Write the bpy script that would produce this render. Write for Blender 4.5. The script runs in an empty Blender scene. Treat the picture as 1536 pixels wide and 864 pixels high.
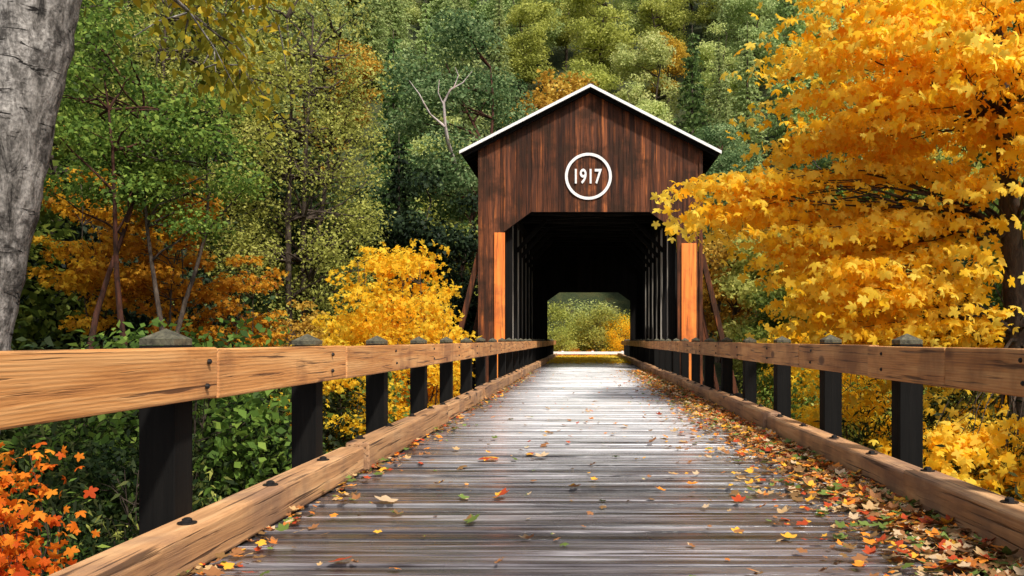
import bpy, math, random
import numpy as np
from mathutils import Vector, Matrix
R = random.Random(7)
scene = bpy.context.scene
COL = scene.collection
scene.view_settings.view_transform = 'Standard'
scene.view_settings.look = 'None'
scene.view_settings.exposure = 0

# ------------------------------------------------------------------ helpers
def link(o): COL.objects.link(o); return o
def empty(name, loc=(0,0,0), **props):
    o = bpy.data.objects.new(name, None); o.location = loc; o.empty_display_size = .3
    link(o)
    for k, v in props.items(): o[k] = v
    return o
def tag(o, label=None, category=None, group=None, kind=None):
    if label: o["label"] = label
    if category: o["category"] = category
    if group: o["group"] = group
    if kind: o["kind"] = kind
    return o
def obj(name, me, parent=None, mat=None, loc=None):
    o = bpy.data.objects.new(name, me); link(o)
    if mat: me.materials.append(mat)
    if parent: o.parent = parent
    if loc is not None: o.location = loc
    return o
class MB:
    def __init__(s): s.v = []; s.f = []
    def box(s, a, b):
        x0,y0,z0 = a; x1,y1,z1 = b; n = len(s.v)
        s.v += [(x0,y0,z0),(x1,y0,z0),(x1,y1,z0),(x0,y1,z0),(x0,y0,z1),(x1,y0,z1),(x1,y1,z1),(x0,y1,z1)]
        s.f += [tuple(n+i for i in q) for q in ((0,3,2,1),(4,5,6,7),(0,1,5,4),(1,2,6,5),(2,3,7,6),(3,0,4,7))]
    def prism(s, poly, y0, y1):
        n = len(s.v); k = len(poly)
        s.v += [(x,y0,z) for x,z in poly] + [(x,y1,z) for x,z in poly]
        s.f.append(tuple(n+i for i in range(k))); s.f.append(tuple(n+k+i for i in reversed(range(k))))
        for i in range(k):
            j = (i+1) % k
            s.f.append((n+j, n+i, n+k+i, n+k+j))
    def beam(s, p, q, w, h):
        p = Vector(p); q = Vector(q); d = (q-p).normalized()
        up = Vector((0,0,1)) if abs(d.z) < .9 else Vector((0,1,0))
        a = d.cross(up).normalized()*w/2; b = a.cross(d).normalized()*h/2; n = len(s.v)
        for c in (p, q):
            for e in (-a-b, a-b, a+b, -a+b): s.v.append(tuple(c+e))
        s.f += [tuple(n+i for i in t) for t in ((0,1,2,3),(7,6,5,4),(0,4,5,1),(1,5,6,2),(2,6,7,3),(3,7,4,0))]
    def tube(s, pts, rad, sides=8, rough=0, rng=None):
        pts = [Vector(p) for p in pts]; n0 = len(s.v)
        for i, p in enumerate(pts):
            d = (pts[min(i+1,len(pts)-1)] - pts[max(i-1,0)]).normalized()
            up = Vector((0,1,0)) if abs(d.z) > .7 else Vector((0,0,1))
            a = d.cross(up).normalized(); b = a.cross(d)
            for k in range(sides):
                t = 2*math.pi*k/sides
                r = rad[i]*(1+(rng.uniform(-rough,rough) if rng else 0))
                s.v.append(tuple(p + a*math.cos(t)*r + b*math.sin(t)*r))
        for i in range(len(pts)-1):
            for k in range(sides):
                k2 = (k+1) % sides
                s.f.append((n0+i*sides+k, n0+i*sides+k2, n0+(i+1)*sides+k2, n0+(i+1)*sides+k))
        s.f.append(tuple(n0+(len(pts)-1)*sides+k for k in range(sides)))
    def mesh(s, name, smooth=False):
        me = bpy.data.meshes.new(name); me.from_pydata(s.v, [], s.f); me.update()
        import bmesh
        bm = bmesh.new(); bm.from_mesh(me); bmesh.ops.recalc_face_normals(bm, faces=bm.faces); bm.to_mesh(me); bm.free()
        if smooth: me.polygons.foreach_set('use_smooth', [True]*len(me.polygons))
        return me
def bevel(o, w=.008, seg=1):
    m = o.modifiers.new('edge_wear', 'BEVEL'); m.width = w; m.segments = seg; m.limit_method = 'ANGLE'; return o
def smoothstep(a, b, x):
    t = np.clip((x-a)/(b-a), 0, 1); return t*t*(3-2*t)

# ------------------------------------------------------------------ materials
def newmat(name):
    m = bpy.data.materials.new(name); m.use_nodes = True
    nt = m.node_tree; nt.nodes.clear()
    out = nt.nodes.new('ShaderNodeOutputMaterial')
    return m, nt, out
def N(nt, t, **kw):
    n = nt.nodes.new(t)
    for k, v in kw.items():
        if k in n.inputs: n.inputs[k].default_value = v
        else: setattr(n, k, v)
    return n
def ramp(nt, stops, interp='LINEAR'):
    n = nt.nodes.new('ShaderNodeValToRGB'); cr = n.color_ramp; cr.interpolation = interp
    while len(cr.elements) < len(stops): cr.elements.new(.5)
    for e, (p, c) in zip(cr.elements, stops):
        e.position = p; e.color = (*c, 1) if len(c) == 3 else c
    return n
def mixc(nt, fac, a, b, mode='MIX'):
    n = nt.nodes.new('ShaderNodeMix'); n.data_type = 'RGBA'; n.blend_type = mode
    for sock, v in ((n.inputs[0], fac), (n.inputs[6], a), (n.inputs[7], b)):
        if hasattr(v, 'links'): nt.links.new(v, sock)
        elif isinstance(v, (tuple, list)): sock.default_value = (*v, 1)
        else: sock.default_value = v
    return n.outputs[2]
def wood(name, stops, axis='y', scale=9, rough=(.5,.8), var=.35, crack=.5, blotch=None, bump=.4, wave=0, spec=.5, painted_glare=None, knots=None, coat=0):
    m, nt, out = newmat(name); L = nt.links.new
    tc = N(nt, 'ShaderNodeTexCoord'); geo = N(nt, 'ShaderNodeNewGeometry')
    isl = N(nt, 'ShaderNodeMath', operation='MULTIPLY'); L(geo.outputs['Random Per Island'], isl.inputs[0]); isl.inputs[1].default_value = 37
    cmb = N(nt, 'ShaderNodeCombineXYZ')
    for i in range(3): L(isl.outputs[0], cmb.inputs[i])
    add = N(nt, 'ShaderNodeVectorMath', operation='ADD'); L(tc.outputs['Object'], add.inputs[0]); L(cmb.outputs[0], add.inputs[1])
    mp = N(nt, 'ShaderNodeMapping'); sc = [scale]*3; sc['xyz'.index(axis)] = scale*.06; mp.inputs['Scale'].default_value = sc
    L(add.outputs[0], mp.inputs[0])
    n1 = N(nt, 'ShaderNodeTexNoise', Scale=1.0, Detail=8.0, Roughness=.65, Distortion=.6); L(mp.outputs[0], n1.inputs[0])
    src = n1.outputs[0]
    if wave:
        w = N(nt, 'ShaderNodeTexWave', Scale=wave, Distortion=5.0, Detail=4.0); w.inputs['Detail Scale'].default_value = 1.2; w.inputs['Detail Roughness'].default_value = .6
        w.bands_direction = 'Z'; mp2 = N(nt, 'ShaderNodeMapping'); s2 = [1.0]*3; s2['xyz'.index(axis)] = .07; mp2.inputs['Scale'].default_value = s2
        L(add.outputs[0], mp2.inputs[0]); L(mp2.outputs[0], w.inputs[0])
        mm = N(nt, 'ShaderNodeMix'); mm.inputs[0].default_value = .08; L(n1.outputs[0], mm.inputs[2]); L(w.outputs['Fac'], mm.inputs[3]); src = mm.outputs[0]
    rp = ramp(nt, stops); L(src, rp.inputs[0])
    vr = N(nt, 'ShaderNodeMapRange'); L(geo.outputs['Random Per Island'], vr.inputs[0]); vr.inputs[3].default_value = 1-var; vr.inputs[4].default_value = 1+var
    hs = N(nt, 'ShaderNodeHueSaturation'); L(rp.outputs[0], hs.inputs['Color']); L(vr.outputs[0], hs.inputs['Value'])
    col = hs.outputs[0]
    n3 = N(nt, 'ShaderNodeTexNoise', Scale=1.1, Detail=5.0, Roughness=.6); L(tc.outputs['Object'], n3.inputs[0])
    if blotch:
        br = ramp(nt, [(blotch[1],(0,0,0)),(blotch[1]+.15,(1,1,1))]); L(n3.outputs[0], br.inputs[0])
        bf = N(nt, 'ShaderNodeMath', operation='MULTIPLY'); L(br.outputs[0], bf.inputs[0]); bf.inputs[1].default_value = blotch[2]
        col = mixc(nt, bf.outputs[0], col, blotch[0])
    if painted_glare:   # wet-deck glare painted into the plank colour as a pale streaky stretch
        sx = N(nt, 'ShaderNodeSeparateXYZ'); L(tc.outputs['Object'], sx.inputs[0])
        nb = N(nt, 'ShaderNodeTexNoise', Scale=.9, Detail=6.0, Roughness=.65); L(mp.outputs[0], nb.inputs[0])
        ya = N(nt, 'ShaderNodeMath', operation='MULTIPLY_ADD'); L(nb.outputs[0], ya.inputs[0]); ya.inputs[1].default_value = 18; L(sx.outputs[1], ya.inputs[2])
        mr = N(nt, 'ShaderNodeMapRange', interpolation_type='SMOOTHSTEP'); L(ya.outputs[0], mr.inputs[0]); mr.inputs[1].default_value = painted_glare[0]; mr.inputs[2].default_value = painted_glare[1]
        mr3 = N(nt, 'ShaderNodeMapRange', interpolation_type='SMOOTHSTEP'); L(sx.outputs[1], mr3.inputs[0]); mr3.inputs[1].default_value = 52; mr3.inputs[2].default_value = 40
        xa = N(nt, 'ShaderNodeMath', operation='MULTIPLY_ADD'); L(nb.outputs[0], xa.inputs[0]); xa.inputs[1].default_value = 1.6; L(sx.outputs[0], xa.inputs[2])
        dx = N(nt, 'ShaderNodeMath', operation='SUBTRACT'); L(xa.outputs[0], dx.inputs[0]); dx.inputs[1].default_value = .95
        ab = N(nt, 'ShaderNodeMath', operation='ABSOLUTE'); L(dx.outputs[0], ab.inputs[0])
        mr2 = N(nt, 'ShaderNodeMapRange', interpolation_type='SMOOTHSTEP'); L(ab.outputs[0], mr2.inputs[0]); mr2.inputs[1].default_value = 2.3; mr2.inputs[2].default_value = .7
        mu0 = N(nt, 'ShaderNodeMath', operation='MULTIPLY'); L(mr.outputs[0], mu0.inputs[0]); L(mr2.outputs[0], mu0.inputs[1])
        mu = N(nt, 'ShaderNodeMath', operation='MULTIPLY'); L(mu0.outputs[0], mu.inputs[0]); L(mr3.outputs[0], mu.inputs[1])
        wr = ramp(nt, [(.32, tuple(c*.6 for c in painted_glare[2])), (.46, painted_glare[2])]); L(src, wr.inputs[0])
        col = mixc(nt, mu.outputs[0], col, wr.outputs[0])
    mp3 = N(nt, 'ShaderNodeMapping'); s3 = [scale*3.2]*3; s3['xyz'.index(axis)] = scale*.09; mp3.inputs['Scale'].default_value = s3; L(add.outputs[0], mp3.inputs[0])
    n2 = N(nt, 'ShaderNodeTexNoise', Scale=1.0, Detail=4.0, Roughness=.5, Distortion=.3); L(mp3.outputs[0], n2.inputs[0])
    cr = ramp(nt, [(.34,(1,1,1)),(.42,(0,0,0))]); L(n2.outputs[0], cr.inputs[0])
    cm = N(nt, 'ShaderNodeMath', operation='MULTIPLY'); L(cr.outputs[0], cm.inputs[0]); cm.inputs[1].default_value = crack
    col = mixc(nt, cm.outputs[0], col, tuple(c*.35 for c in stops[0][1]))
    if knots:
        mpk = N(nt, 'ShaderNodeMapping'); sk = [5.0]*3; sk['xyz'.index(axis)] = 2.2; mpk.inputs['Scale'].default_value = sk; L(add.outputs[0], mpk.inputs[0])
        vo = N(nt, 'ShaderNodeTexVoronoi', Scale=.55); L(mpk.outputs[0], vo.inputs[0])
        kr = ramp(nt, [(.0,(1,1,1)),(.10,(.9,.9,.9)),(.17,(0,0,0))]); L(vo.outputs['Distance'], kr.inputs[0])
        col = mixc(nt, kr.outputs[0], col, knots)
    b = N(nt, 'ShaderNodeBsdfPrincipled'); L(col, b.inputs['Base Color']); b.inputs['Specular IOR Level'].default_value = spec
    if coat: b.inputs['Coat Weight'].default_value = coat; b.inputs['Coat Roughness'].default_value = .2
    rr = N(nt, 'ShaderNodeMapRange'); L(n3.outputs[0], rr.inputs[0]); rr.inputs[1].default_value = .3; rr.inputs[2].default_value = .7
    rr.inputs[3].default_value = rough[0]; rr.inputs[4].default_value = rough[1]; L(rr.outputs[0], b.inputs['Roughness'])
    hsum = N(nt, 'ShaderNodeMath', operation='SUBTRACT'); L(src, hsum.inputs[0]); L(cm.outputs[0], hsum.inputs[1])
    bp = N(nt, 'ShaderNodeBump', Strength=bump, Distance=.02); L(hsum.outputs[0], bp.inputs['Height']); L(bp.outputs[0], b.inputs['Normal'])
    L(b.outputs[0], out.inputs[0]); return m
def leafmat(name, stops, trans=.45, objvar=.25, rough=.6, interp='LINEAR', spec=.15, clump=None, mixf=.5):
    m, nt, out = newmat(name); L = nt.links.new
    geo = N(nt, 'ShaderNodeNewGeometry'); oi = N(nt, 'ShaderNodeObjectInfo'); tc = N(nt, 'ShaderNodeTexCoord')
    n = N(nt, 'ShaderNodeTexNoise', Scale=clump or .5, Detail=2.0); L(tc.outputs['Object'], n.inputs[0])
    a = N(nt, 'ShaderNodeMath', operation='MULTIPLY_ADD'); L(n.outputs[0], a.inputs[0]); a.inputs[1].default_value = 2.0; a.inputs[2].default_value = -.5
    mx = N(nt, 'ShaderNodeMix'); mx.inputs[0].default_value = mixf; L(geo.outputs['Random Per Island'], mx.inputs[2]); L(a.outputs[0], mx.inputs[3])
    rp = ramp(nt, stops, interp); L(mx.outputs[0], rp.inputs[0])
    vr = N(nt, 'ShaderNodeMapRange'); L(oi.outputs['Random'], vr.inputs[0]); vr.inputs[3].default_value = 1-objvar; vr.inputs[4].default_value = 1+objvar
    hr = N(nt, 'ShaderNodeMapRange'); L(oi.outputs['Random'], hr.inputs[0]); hr.inputs[3].default_value = .5-objvar*.07; hr.inputs[4].default_value = .5+objvar*.07
    hs = N(nt, 'ShaderNodeHueSaturation'); L(rp.outputs[0], hs.inputs['Color']); L(vr.outputs[0], hs.inputs['Value']); L(hr.outputs[0], hs.inputs['Hue'])
    b = N(nt, 'ShaderNodeBsdfPrincipled', Roughness=rough); b.inputs['Specular IOR Level'].default_value = spec; L(hs.outputs[0], b.inputs['Base Color'])
    t = N(nt, 'ShaderNodeBsdfTranslucent'); L(hs.outputs[0], t.inputs[0])
    ms = N(nt, 'ShaderNodeMixShader'); ms.inputs[0].default_value = trans; L(b.outputs[0], ms.inputs[1]); L(t.outputs[0], ms.inputs[2])
    L(ms.outputs[0], out.inputs[0]); return m
def plain(name, c, rough=.6, nscale=8, amt=.3, bump=.2, metal=0):
    m, nt, out = newmat(name); L = nt.links.new
    tc = N(nt, 'ShaderNodeTexCoord'); n = N(nt, 'ShaderNodeTexNoise', Scale=nscale, Detail=6.0, Roughness=.6); L(tc.outputs['Object'], n.inputs[0])
    rp = ramp(nt, [(.3, tuple(x*(1-amt) for x in c)), (.7, tuple(min(1,x*(1+amt)) for x in c))]); L(n.outputs[0], rp.inputs[0])
    b = N(nt, 'ShaderNodeBsdfPrincipled', Roughness=rough, Metallic=metal); L(rp.outputs[0], b.inputs['Base Color'])
    bp = N(nt, 'ShaderNodeBump', Strength=bump, Distance=.02); L(n.outputs[0], bp.inputs['Height']); L(bp.outputs[0], b.inputs['Normal'])
    L(b.outputs[0], out.inputs[0]); return m

M_deck = wood('wet_deck_planks', [(.29,(.009,.007,.009)),(.43,(.046,.038,.040)),(.56,(.14,.125,.132)),(.74,(.45,.43,.45))], 'x', 9.5, (.12,.34), .7, .8, ((.085,.045,.034),.60,.55), .6, painted_glare=(14,25,(.93,.92,.93)), coat=.6)
M_rail = wood('honey_timber', [(.22,(.16,.05,.018)),(.45,(.52,.22,.065)),(.75,(.76,.42,.17))], 'y', 11, (.5,.75), .2, .85, ((.24,.10,.04),.48,.75), .5, wave=16, knots=(.12,.04,.015))
M_kerb = wood('weathered_kerb_timber', [(.25,(.15,.065,.028)),(.5,(.46,.24,.105)),(.75,(.68,.42,.21))], 'y', 10, (.5,.8), .25, .85, ((.20,.11,.07),.47,.7), .6, knots=(.06,.03,.02))
M_post = wood('black_creosote_timber', [(.3,(.0015,.0015,.0015)),(.7,(.008,.007,.006))], 'z', 9, (.75,.95), .2, .5, spec=.15)
M_cap = plain('mossy_cap_wood', (.075,.068,.042), .9, 24, .8, .5)
M_board = wood('stained_barn_board', [(.22,(.013,.006,.004)),(.42,(.055,.020,.010)),(.57,(.125,.038,.014)),(.75,(.40,.12,.028))], 'z', 8, (.6,.85), .65, .7, ((.030,.015,.008),.48,.8), .4, spec=.2)
M_orange = wood('fresh_orange_board', [(.2,(.36,.07,.012)),(.5,(.78,.20,.025)),(.8,(.85,.32,.06))], 'z', 7, (.5,.7), .1, .6, ((.35,.08,.015),.52,.6))
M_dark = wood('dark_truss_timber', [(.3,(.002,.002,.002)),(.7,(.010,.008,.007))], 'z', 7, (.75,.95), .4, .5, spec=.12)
M_slat = wood('grey_slat_timber', [(.3,(.10,.09,.075)),(.7,(.36,.32,.27))], 'z', 7, (.75,.95), .6, .5, spec=.12)
M_roof = wood('brown_roof_shakes', [(.3,(.05,.03,.022)),(.7,(.15,.09,.06))], 'x', 6, (.7,.9), .4, .5)
M_white = plain('white_paint', (.78,.76,.74), .5, 9, .12, .08)
M_bolt = plain('rusty_black_bolt', (.02,.017,.016), .5, 20, .4, .2, .5)

def barkmat(name, c0, c1, cdark, scale=6, horiz=False):
    m, nt, out = newmat(name); L = nt.links.new
    tc = N(nt, 'ShaderNodeTexCoord'); mp = N(nt, 'ShaderNodeMapping'); mp.inputs['Scale'].default_value = (scale, scale, scale*.3); L(tc.outputs['Object'], mp.inputs[0])
    n = N(nt, 'ShaderNodeTexNoise', Scale=1.0, Detail=10.0, Roughness=.75, Distortion=.5); L(mp.outputs[0], n.inputs[0])
    rp = ramp(nt, [(.36, cdark), (.46, c0), (.60, c1)]); L(n.outputs[0], rp.inputs[0])
    n2 = N(nt, 'ShaderNodeTexNoise', Scale=2.4, Detail=9.0, Roughness=.75); L(tc.outputs['Object'], n2.inputs[0])
    r2 = ramp(nt, [(.53,(0,0,0)),(.60,(.85,.85,.85))]); L(n2.outputs[0], r2.inputs[0])
    c = mixc(nt, r2.outputs[0], rp.outputs[0], tuple(x*2.6 for x in cdark))
    h = n.outputs[0]
    if horiz:
        mq = N(nt, 'ShaderNodeMapping'); mq.inputs['Scale'].default_value = (3.0, 3.0, 14); L(tc.outputs['Object'], mq.inputs[0])
        q = N(nt, 'ShaderNodeTexNoise', Scale=1.0, Detail=7.0, Roughness=.65, Distortion=1.6); L(mq.outputs[0], q.inputs[0])
        qr = ramp(nt, [(.35,(1,1,1)),(.39,(0,0,0))]); L(q.outputs[0], qr.inputs[0]); c = mixc(nt, qr.outputs[0], c, cdark)
        n4 = N(nt, 'ShaderNodeTexNoise', Scale=45.0, Detail=5.0); L(tc.outputs['Object'], n4.inputs[0])
        r4 = ramp(nt, [(.3,(.5,.5,.5)),(.65,(1.25,1.25,1.25))]); L(n4.outputs[0], r4.inputs[0]); c = mixc(nt, 1.0, c, r4.outputs[0], 'MULTIPLY')
        hh = N(nt, 'ShaderNodeMath', operation='SUBTRACT'); L(n.outputs[0], hh.inputs[0]); L(qr.outputs[0], hh.inputs[1]); h = hh.outputs[0]
    b = N(nt, 'ShaderNodeBsdfPrincipled', Roughness=.9); b.inputs['Specular IOR Level'].default_value = .2; L(c, b.inputs['Base Color'])
    bp = N(nt, 'ShaderNodeBump', Strength=.9, Distance=.05); L(h, bp.inputs['Height']); L(bp.outputs[0], b.inputs['Normal'])
    L(b.outputs[0], out.inputs[0]); return m
M_alder = barkmat('pale_alder_bark', (.19,.17,.15), (.48,.44,.40), (.020,.017,.015), 9, True)
M_bark = barkmat('brown_bark', (.05,.035,.026), (.10,.075,.055), (.015,.011,.009), 6)
M_madrone = barkmat('red_madrone_bark', (.05,.022,.015), (.10,.038,.024), (.014,.008,.006), 4)
M_snag = barkmat('bleached_wood', (.42,.35,.32), (.62,.53,.50), (.22,.15,.13), 4)

F_gold = leafmat('golden_maple_leaves', [(.06,(.86,.27,.012)),(.22,(.96,.46,.015)),(.42,(.99,.64,.03)),(.80,(1.0,.81,.13))], .62, .02, clump=.28)
F_yellow = leafmat('yellow_leaves', [(.06,(.85,.32,.012)),(.28,(.97,.57,.02)),(.8,(.99,.78,.07))], .6, .06, clump=.6)
F_orange = leafmat('orange_leaves', [(.15,(.52,.06,.008)),(.5,(.85,.22,.012)),(.85,(.93,.40,.03))], .45, .1, clump=.8)
F_amber = leafmat('muted_amber_leaves', [(.15,(.34,.12,.012)),(.5,(.68,.33,.02)),(.85,(.83,.52,.04))], .5, .15, clump=.8)
F_green = leafmat('green_leaves', [(.15,(.04,.07,.014)),(.5,(.13,.19,.03)),(.85,(.30,.35,.06))], .45, .3)
F_under = leafmat('dark_undergrowth_leaves', [(.15,(.008,.016,.005)),(.5,(.03,.045,.012)),(.85,(.12,.13,.035))], .35, .3)  # darker greens for the low plants
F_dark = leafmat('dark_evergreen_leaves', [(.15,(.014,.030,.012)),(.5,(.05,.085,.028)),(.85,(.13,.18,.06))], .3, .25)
F_void = leafmat('painted_shade_leaves', [(.15,(.003,.008,.004)),(.5,(.012,.024,.010)),(.85,(.042,.065,.025))], .2, .2)  # deep forest shade put into a near-black leaf colour
F_blue = leafmat('bluegreen_madrone_leaves', [(.15,(.03,.07,.025)),(.5,(.15,.25,.09)),(.85,(.42,.52,.24))], .45, .06, clump=.35)
F_lime = leafmat('yellowgreen_leaves', [(.15,(.20,.22,.05)),(.5,(.46,.48,.10)),(.85,(.68,.66,.18))], .5, .12)
F_ochre = leafmat('ochre_leaves', [(.15,(.26,.12,.015)),(.5,(.60,.36,.04)),(.85,(.76,.55,.10))], .45, .2)
F_fir = leafmat('fir_needles', [(.15,(.04,.07,.022)),(.5,(.13,.19,.055)),(.85,(.25,.32,.10))], .35, .3)
F_firlight = leafmat('painted_haze_fir_needles', [(.1,(.21,.29,.11)),(.5,(.39,.48,.17)),(.85,(.57,.63,.27))], .4, .15)  # lighter copy of the fir colour, distant haze and sun painted in
F_farlime = leafmat('painted_haze_hill_leaves', [(.1,(.32,.39,.13)),(.5,(.55,.60,.20)),(.85,(.74,.73,.30))], .45, .15)  # raised dark tones put the haze of the far hill into the colour
F_litter = leafmat('fallen_leaf_mix', [(0,(.11,.15,.03)),(.12,(.22,.12,.045)),(.26,(.52,.33,.15)),(.36,(.76,.25,.03)),(.45,(.42,.06,.018)),(.53,(.76,.38,.04)),(.60,(.30,.13,.05)),(.75,(.56,.40,.24)),(.82,(.16,.22,.05)),(.88,(.50,.16,.03))], .12, 0, rough=.5, clump=6.0, mixf=.12, interp='CONSTANT')

# ------------------------------------------------------------------ terrain
def th(x, y):
    x = np.asarray(x, float); y = np.asarray(y, float)
    z = -3.0 - 2.6*smoothstep(8, 34, y)
    z = z + np.maximum(0, -x-13)*.34 + np.maximum(0, x-14)*.30
    hb = np.maximum(0, y-78); z = z + hb*.74
    z = z + .5*np.sin(x*.31+y*.17) + .35*np.sin(x*.13-y*.41) + 1.6*np.sin(x*.06+1)*np.sin(y*.05)
    w = smoothstep(58, 66, y)*(1-smoothstep(10, 22, np.abs(x)))*(1-smoothstep(78, 86, y))
    z = z*(1-w) + (-.45)*w
    w2 = 1-smoothstep(-9, -2.5, y); z = z*(1-w2) + (-.12)*w2
    return np.minimum(z, 130)
xs = np.concatenate([np.arange(-700,-120,40), np.arange(-120,120.1,2.4), np.arange(140,701,40)])
ys = np.concatenate([np.arange(-700,-40,40), np.arange(-40,220.1,2.4), np.arange(240,901,40)])
X, Y = np.meshgrid(xs, ys); Z = th(X, Y)
nx, ny = len(xs), len(ys)
V = np.stack([X, Y, Z], -1).reshape(-1, 3)
idx = np.arange(nx*ny).reshape(ny, nx)
Fq = np.stack([idx[:-1,:-1], idx[:-1,1:], idx[1:,1:], idx[1:,:-1]], -1).reshape(-1, 4)
me = bpy.data.meshes.new('ground'); me.from_pydata(V.tolist(), [], Fq.tolist()); me.polygons.foreach_set('use_smooth', [True]*len(Fq)); me.update()
m, nt, out = newmat('forest_floor'); L = nt.links.new
tc = N(nt,'ShaderNodeTexCoord'); n1 = N(nt,'ShaderNodeTexNoise',Scale=.5,Detail=10.0,Roughness=.75); L(tc.outputs['Object'], n1.inputs[0])
rp = ramp(nt,[(.3,(.012,.02,.007)),(.48,(.035,.055,.014)),(.6,(.07,.075,.02)),(.75,(.17,.09,.02))]); L(n1.outputs[0], rp.inputs[0])
n2 = N(nt,'ShaderNodeTexNoise',Scale=9.0,Detail=8.0,Roughness=.7); L(tc.outputs['Object'], n2.inputs[0])
r2 = ramp(nt,[(.35,(.3,.3,.3)),(.65,(1.5,1.4,1.2))]); L(n2.outputs[0], r2.inputs[0])
c = mixc(nt, 1.0, rp.outputs[0], r2.outputs[0], 'MULTIPLY')
b = N(nt,'ShaderNodeBsdfPrincipled',Roughness=.95); L(c,b.inputs[0]); bp=N(nt,'ShaderNodeBump',Strength=1.0,Distance=.3); L(n2.outputs[0],bp.inputs['Height']); L(bp.outputs[0],b.inputs['Normal']); L(b.outputs[0],out.inputs[0])
tag(obj('ground', me, None, m), 'leafy forest floor rising into a wooded hillside', kind='structure')

# dirt road landing past the bridge
mb = MB(); n = 14
for j in range(n+1):
    y = 61.5 + j*1.3
    for x in (-4.2, -1.5, 1.8, 5.0): mb.v.append((x, y, float(th(x, y))+.06))
for j in range(n):
    for i in range(3): mb.f.append((j*4+i, j*4+i+1, j*4+5+i, j*4+4+i))
M_road = plain('leaf_strewn_gravel', (.60,.28,.06), .9, 5, .5, .4)
tag(obj('road', mb.mesh('road', True), None, M_road), 'leaf strewn gravel road at the bridge exit', kind='structure')

# ------------------------------------------------------------------ deck
DX0, DX1 = -2.30, 2.74
mb = MB(); y = -3.0
while y < 62.5:
    w = R.choice([.14,.15,.16,.17,.19,.21]); g = R.uniform(.012,.028) if y < 12 else R.uniform(.006,.013); dz = R.uniform(-.014,.006)*(1 if y < 12 else .6)
    n0 = len(mb.v); mb.box((DX0+R.uniform(-.05,.02), y, -.08), (DX1+R.uniform(-.02,.05), y+w-g, dz))
    for k in (4,5,6,7):
        vx = mb.v[n0+k]; mb.v[n0+k] = (vx[0], vx[1]+R.uniform(-.005,.005), vx[2]+R.uniform(-.005,.005))
    y += w
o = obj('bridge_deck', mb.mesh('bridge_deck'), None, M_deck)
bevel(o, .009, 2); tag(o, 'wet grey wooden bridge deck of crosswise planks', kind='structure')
mb = MB()
for x in (-2.1,-1.2,-.3,.6,1.5,2.4): mb.box((x-.12,-3,-.55),(x+.12,62.4,-.085))
for yy in np.arange(0, 62, 6.0):
    mb.box((-3.2, yy-.15, -.86), (3.6, yy+.15, -.553))
    for x in (-2.4, .2, 2.8): mb.box((x-.16, yy-.16, -7.5), (x+.16, yy+.16, -.863))
o = obj('trestle', mb.mesh('trestle'), None, M_dark); tag(o, 'dark timber trestle carrying the bridge deck', 'trestle')

# ------------------------------------------------------------------ kerbs
def kerb(x0, x1, h, side, cuts):
    e = empty('timber_kerb', ((x0+x1)/2, 0, 0)); tag(e, 'weathered squared timber kerb bolted along the deck edge', 'kerb', 'kerbs along the bridge deck')
    mb = MB(); yy = -3.0
    for i, c in enumerate(cuts):
        if i % 2: k = .020; j = -side*.04
        else: k = -.016; j = 0
        mb.box((x0+j, yy, .012), (x1+j, c-.028, h+k)); yy = c
    o = obj('beam', mb.mesh('kerb_beam'), e, M_kerb, (-(x0+x1)/2,0,0)); bevel(o, .018, 2)
    mbb = MB(); mbb.tube([(0,0,-.002),(0,0,.006)], [.05,.05], 12); mbb.tube([(0,0,.0),(0,0,.022),(0,0,.03)], [.03,.028,.014], 6)
    bm_ = mbb.mesh('kerb_bolt'); bm_.materials.append(M_bolt)
    yb = 4.55 if side < 0 else 5.0
    while yb < 30:
        i = sum(1 for c in cuts if c < yb)
        o = obj('bolt', bm_, e); o.location = (R.uniform(-.02,.02), yb, h+(.022 if i % 2 else -.014)); yb += 1.2
    return e
kerb(-2.22, -2.00, .25, -1, [-1.0, -.5, 7.85, 12.4, 17.0, 22, 27, 32, 38, 44, 50, 56, 62])
kerb(2.34, 2.58, .24, 1, [1.5, 6.3, 11.2, 16.1, 21, 26, 31, 37, 43, 50, 56, 62])

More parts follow.
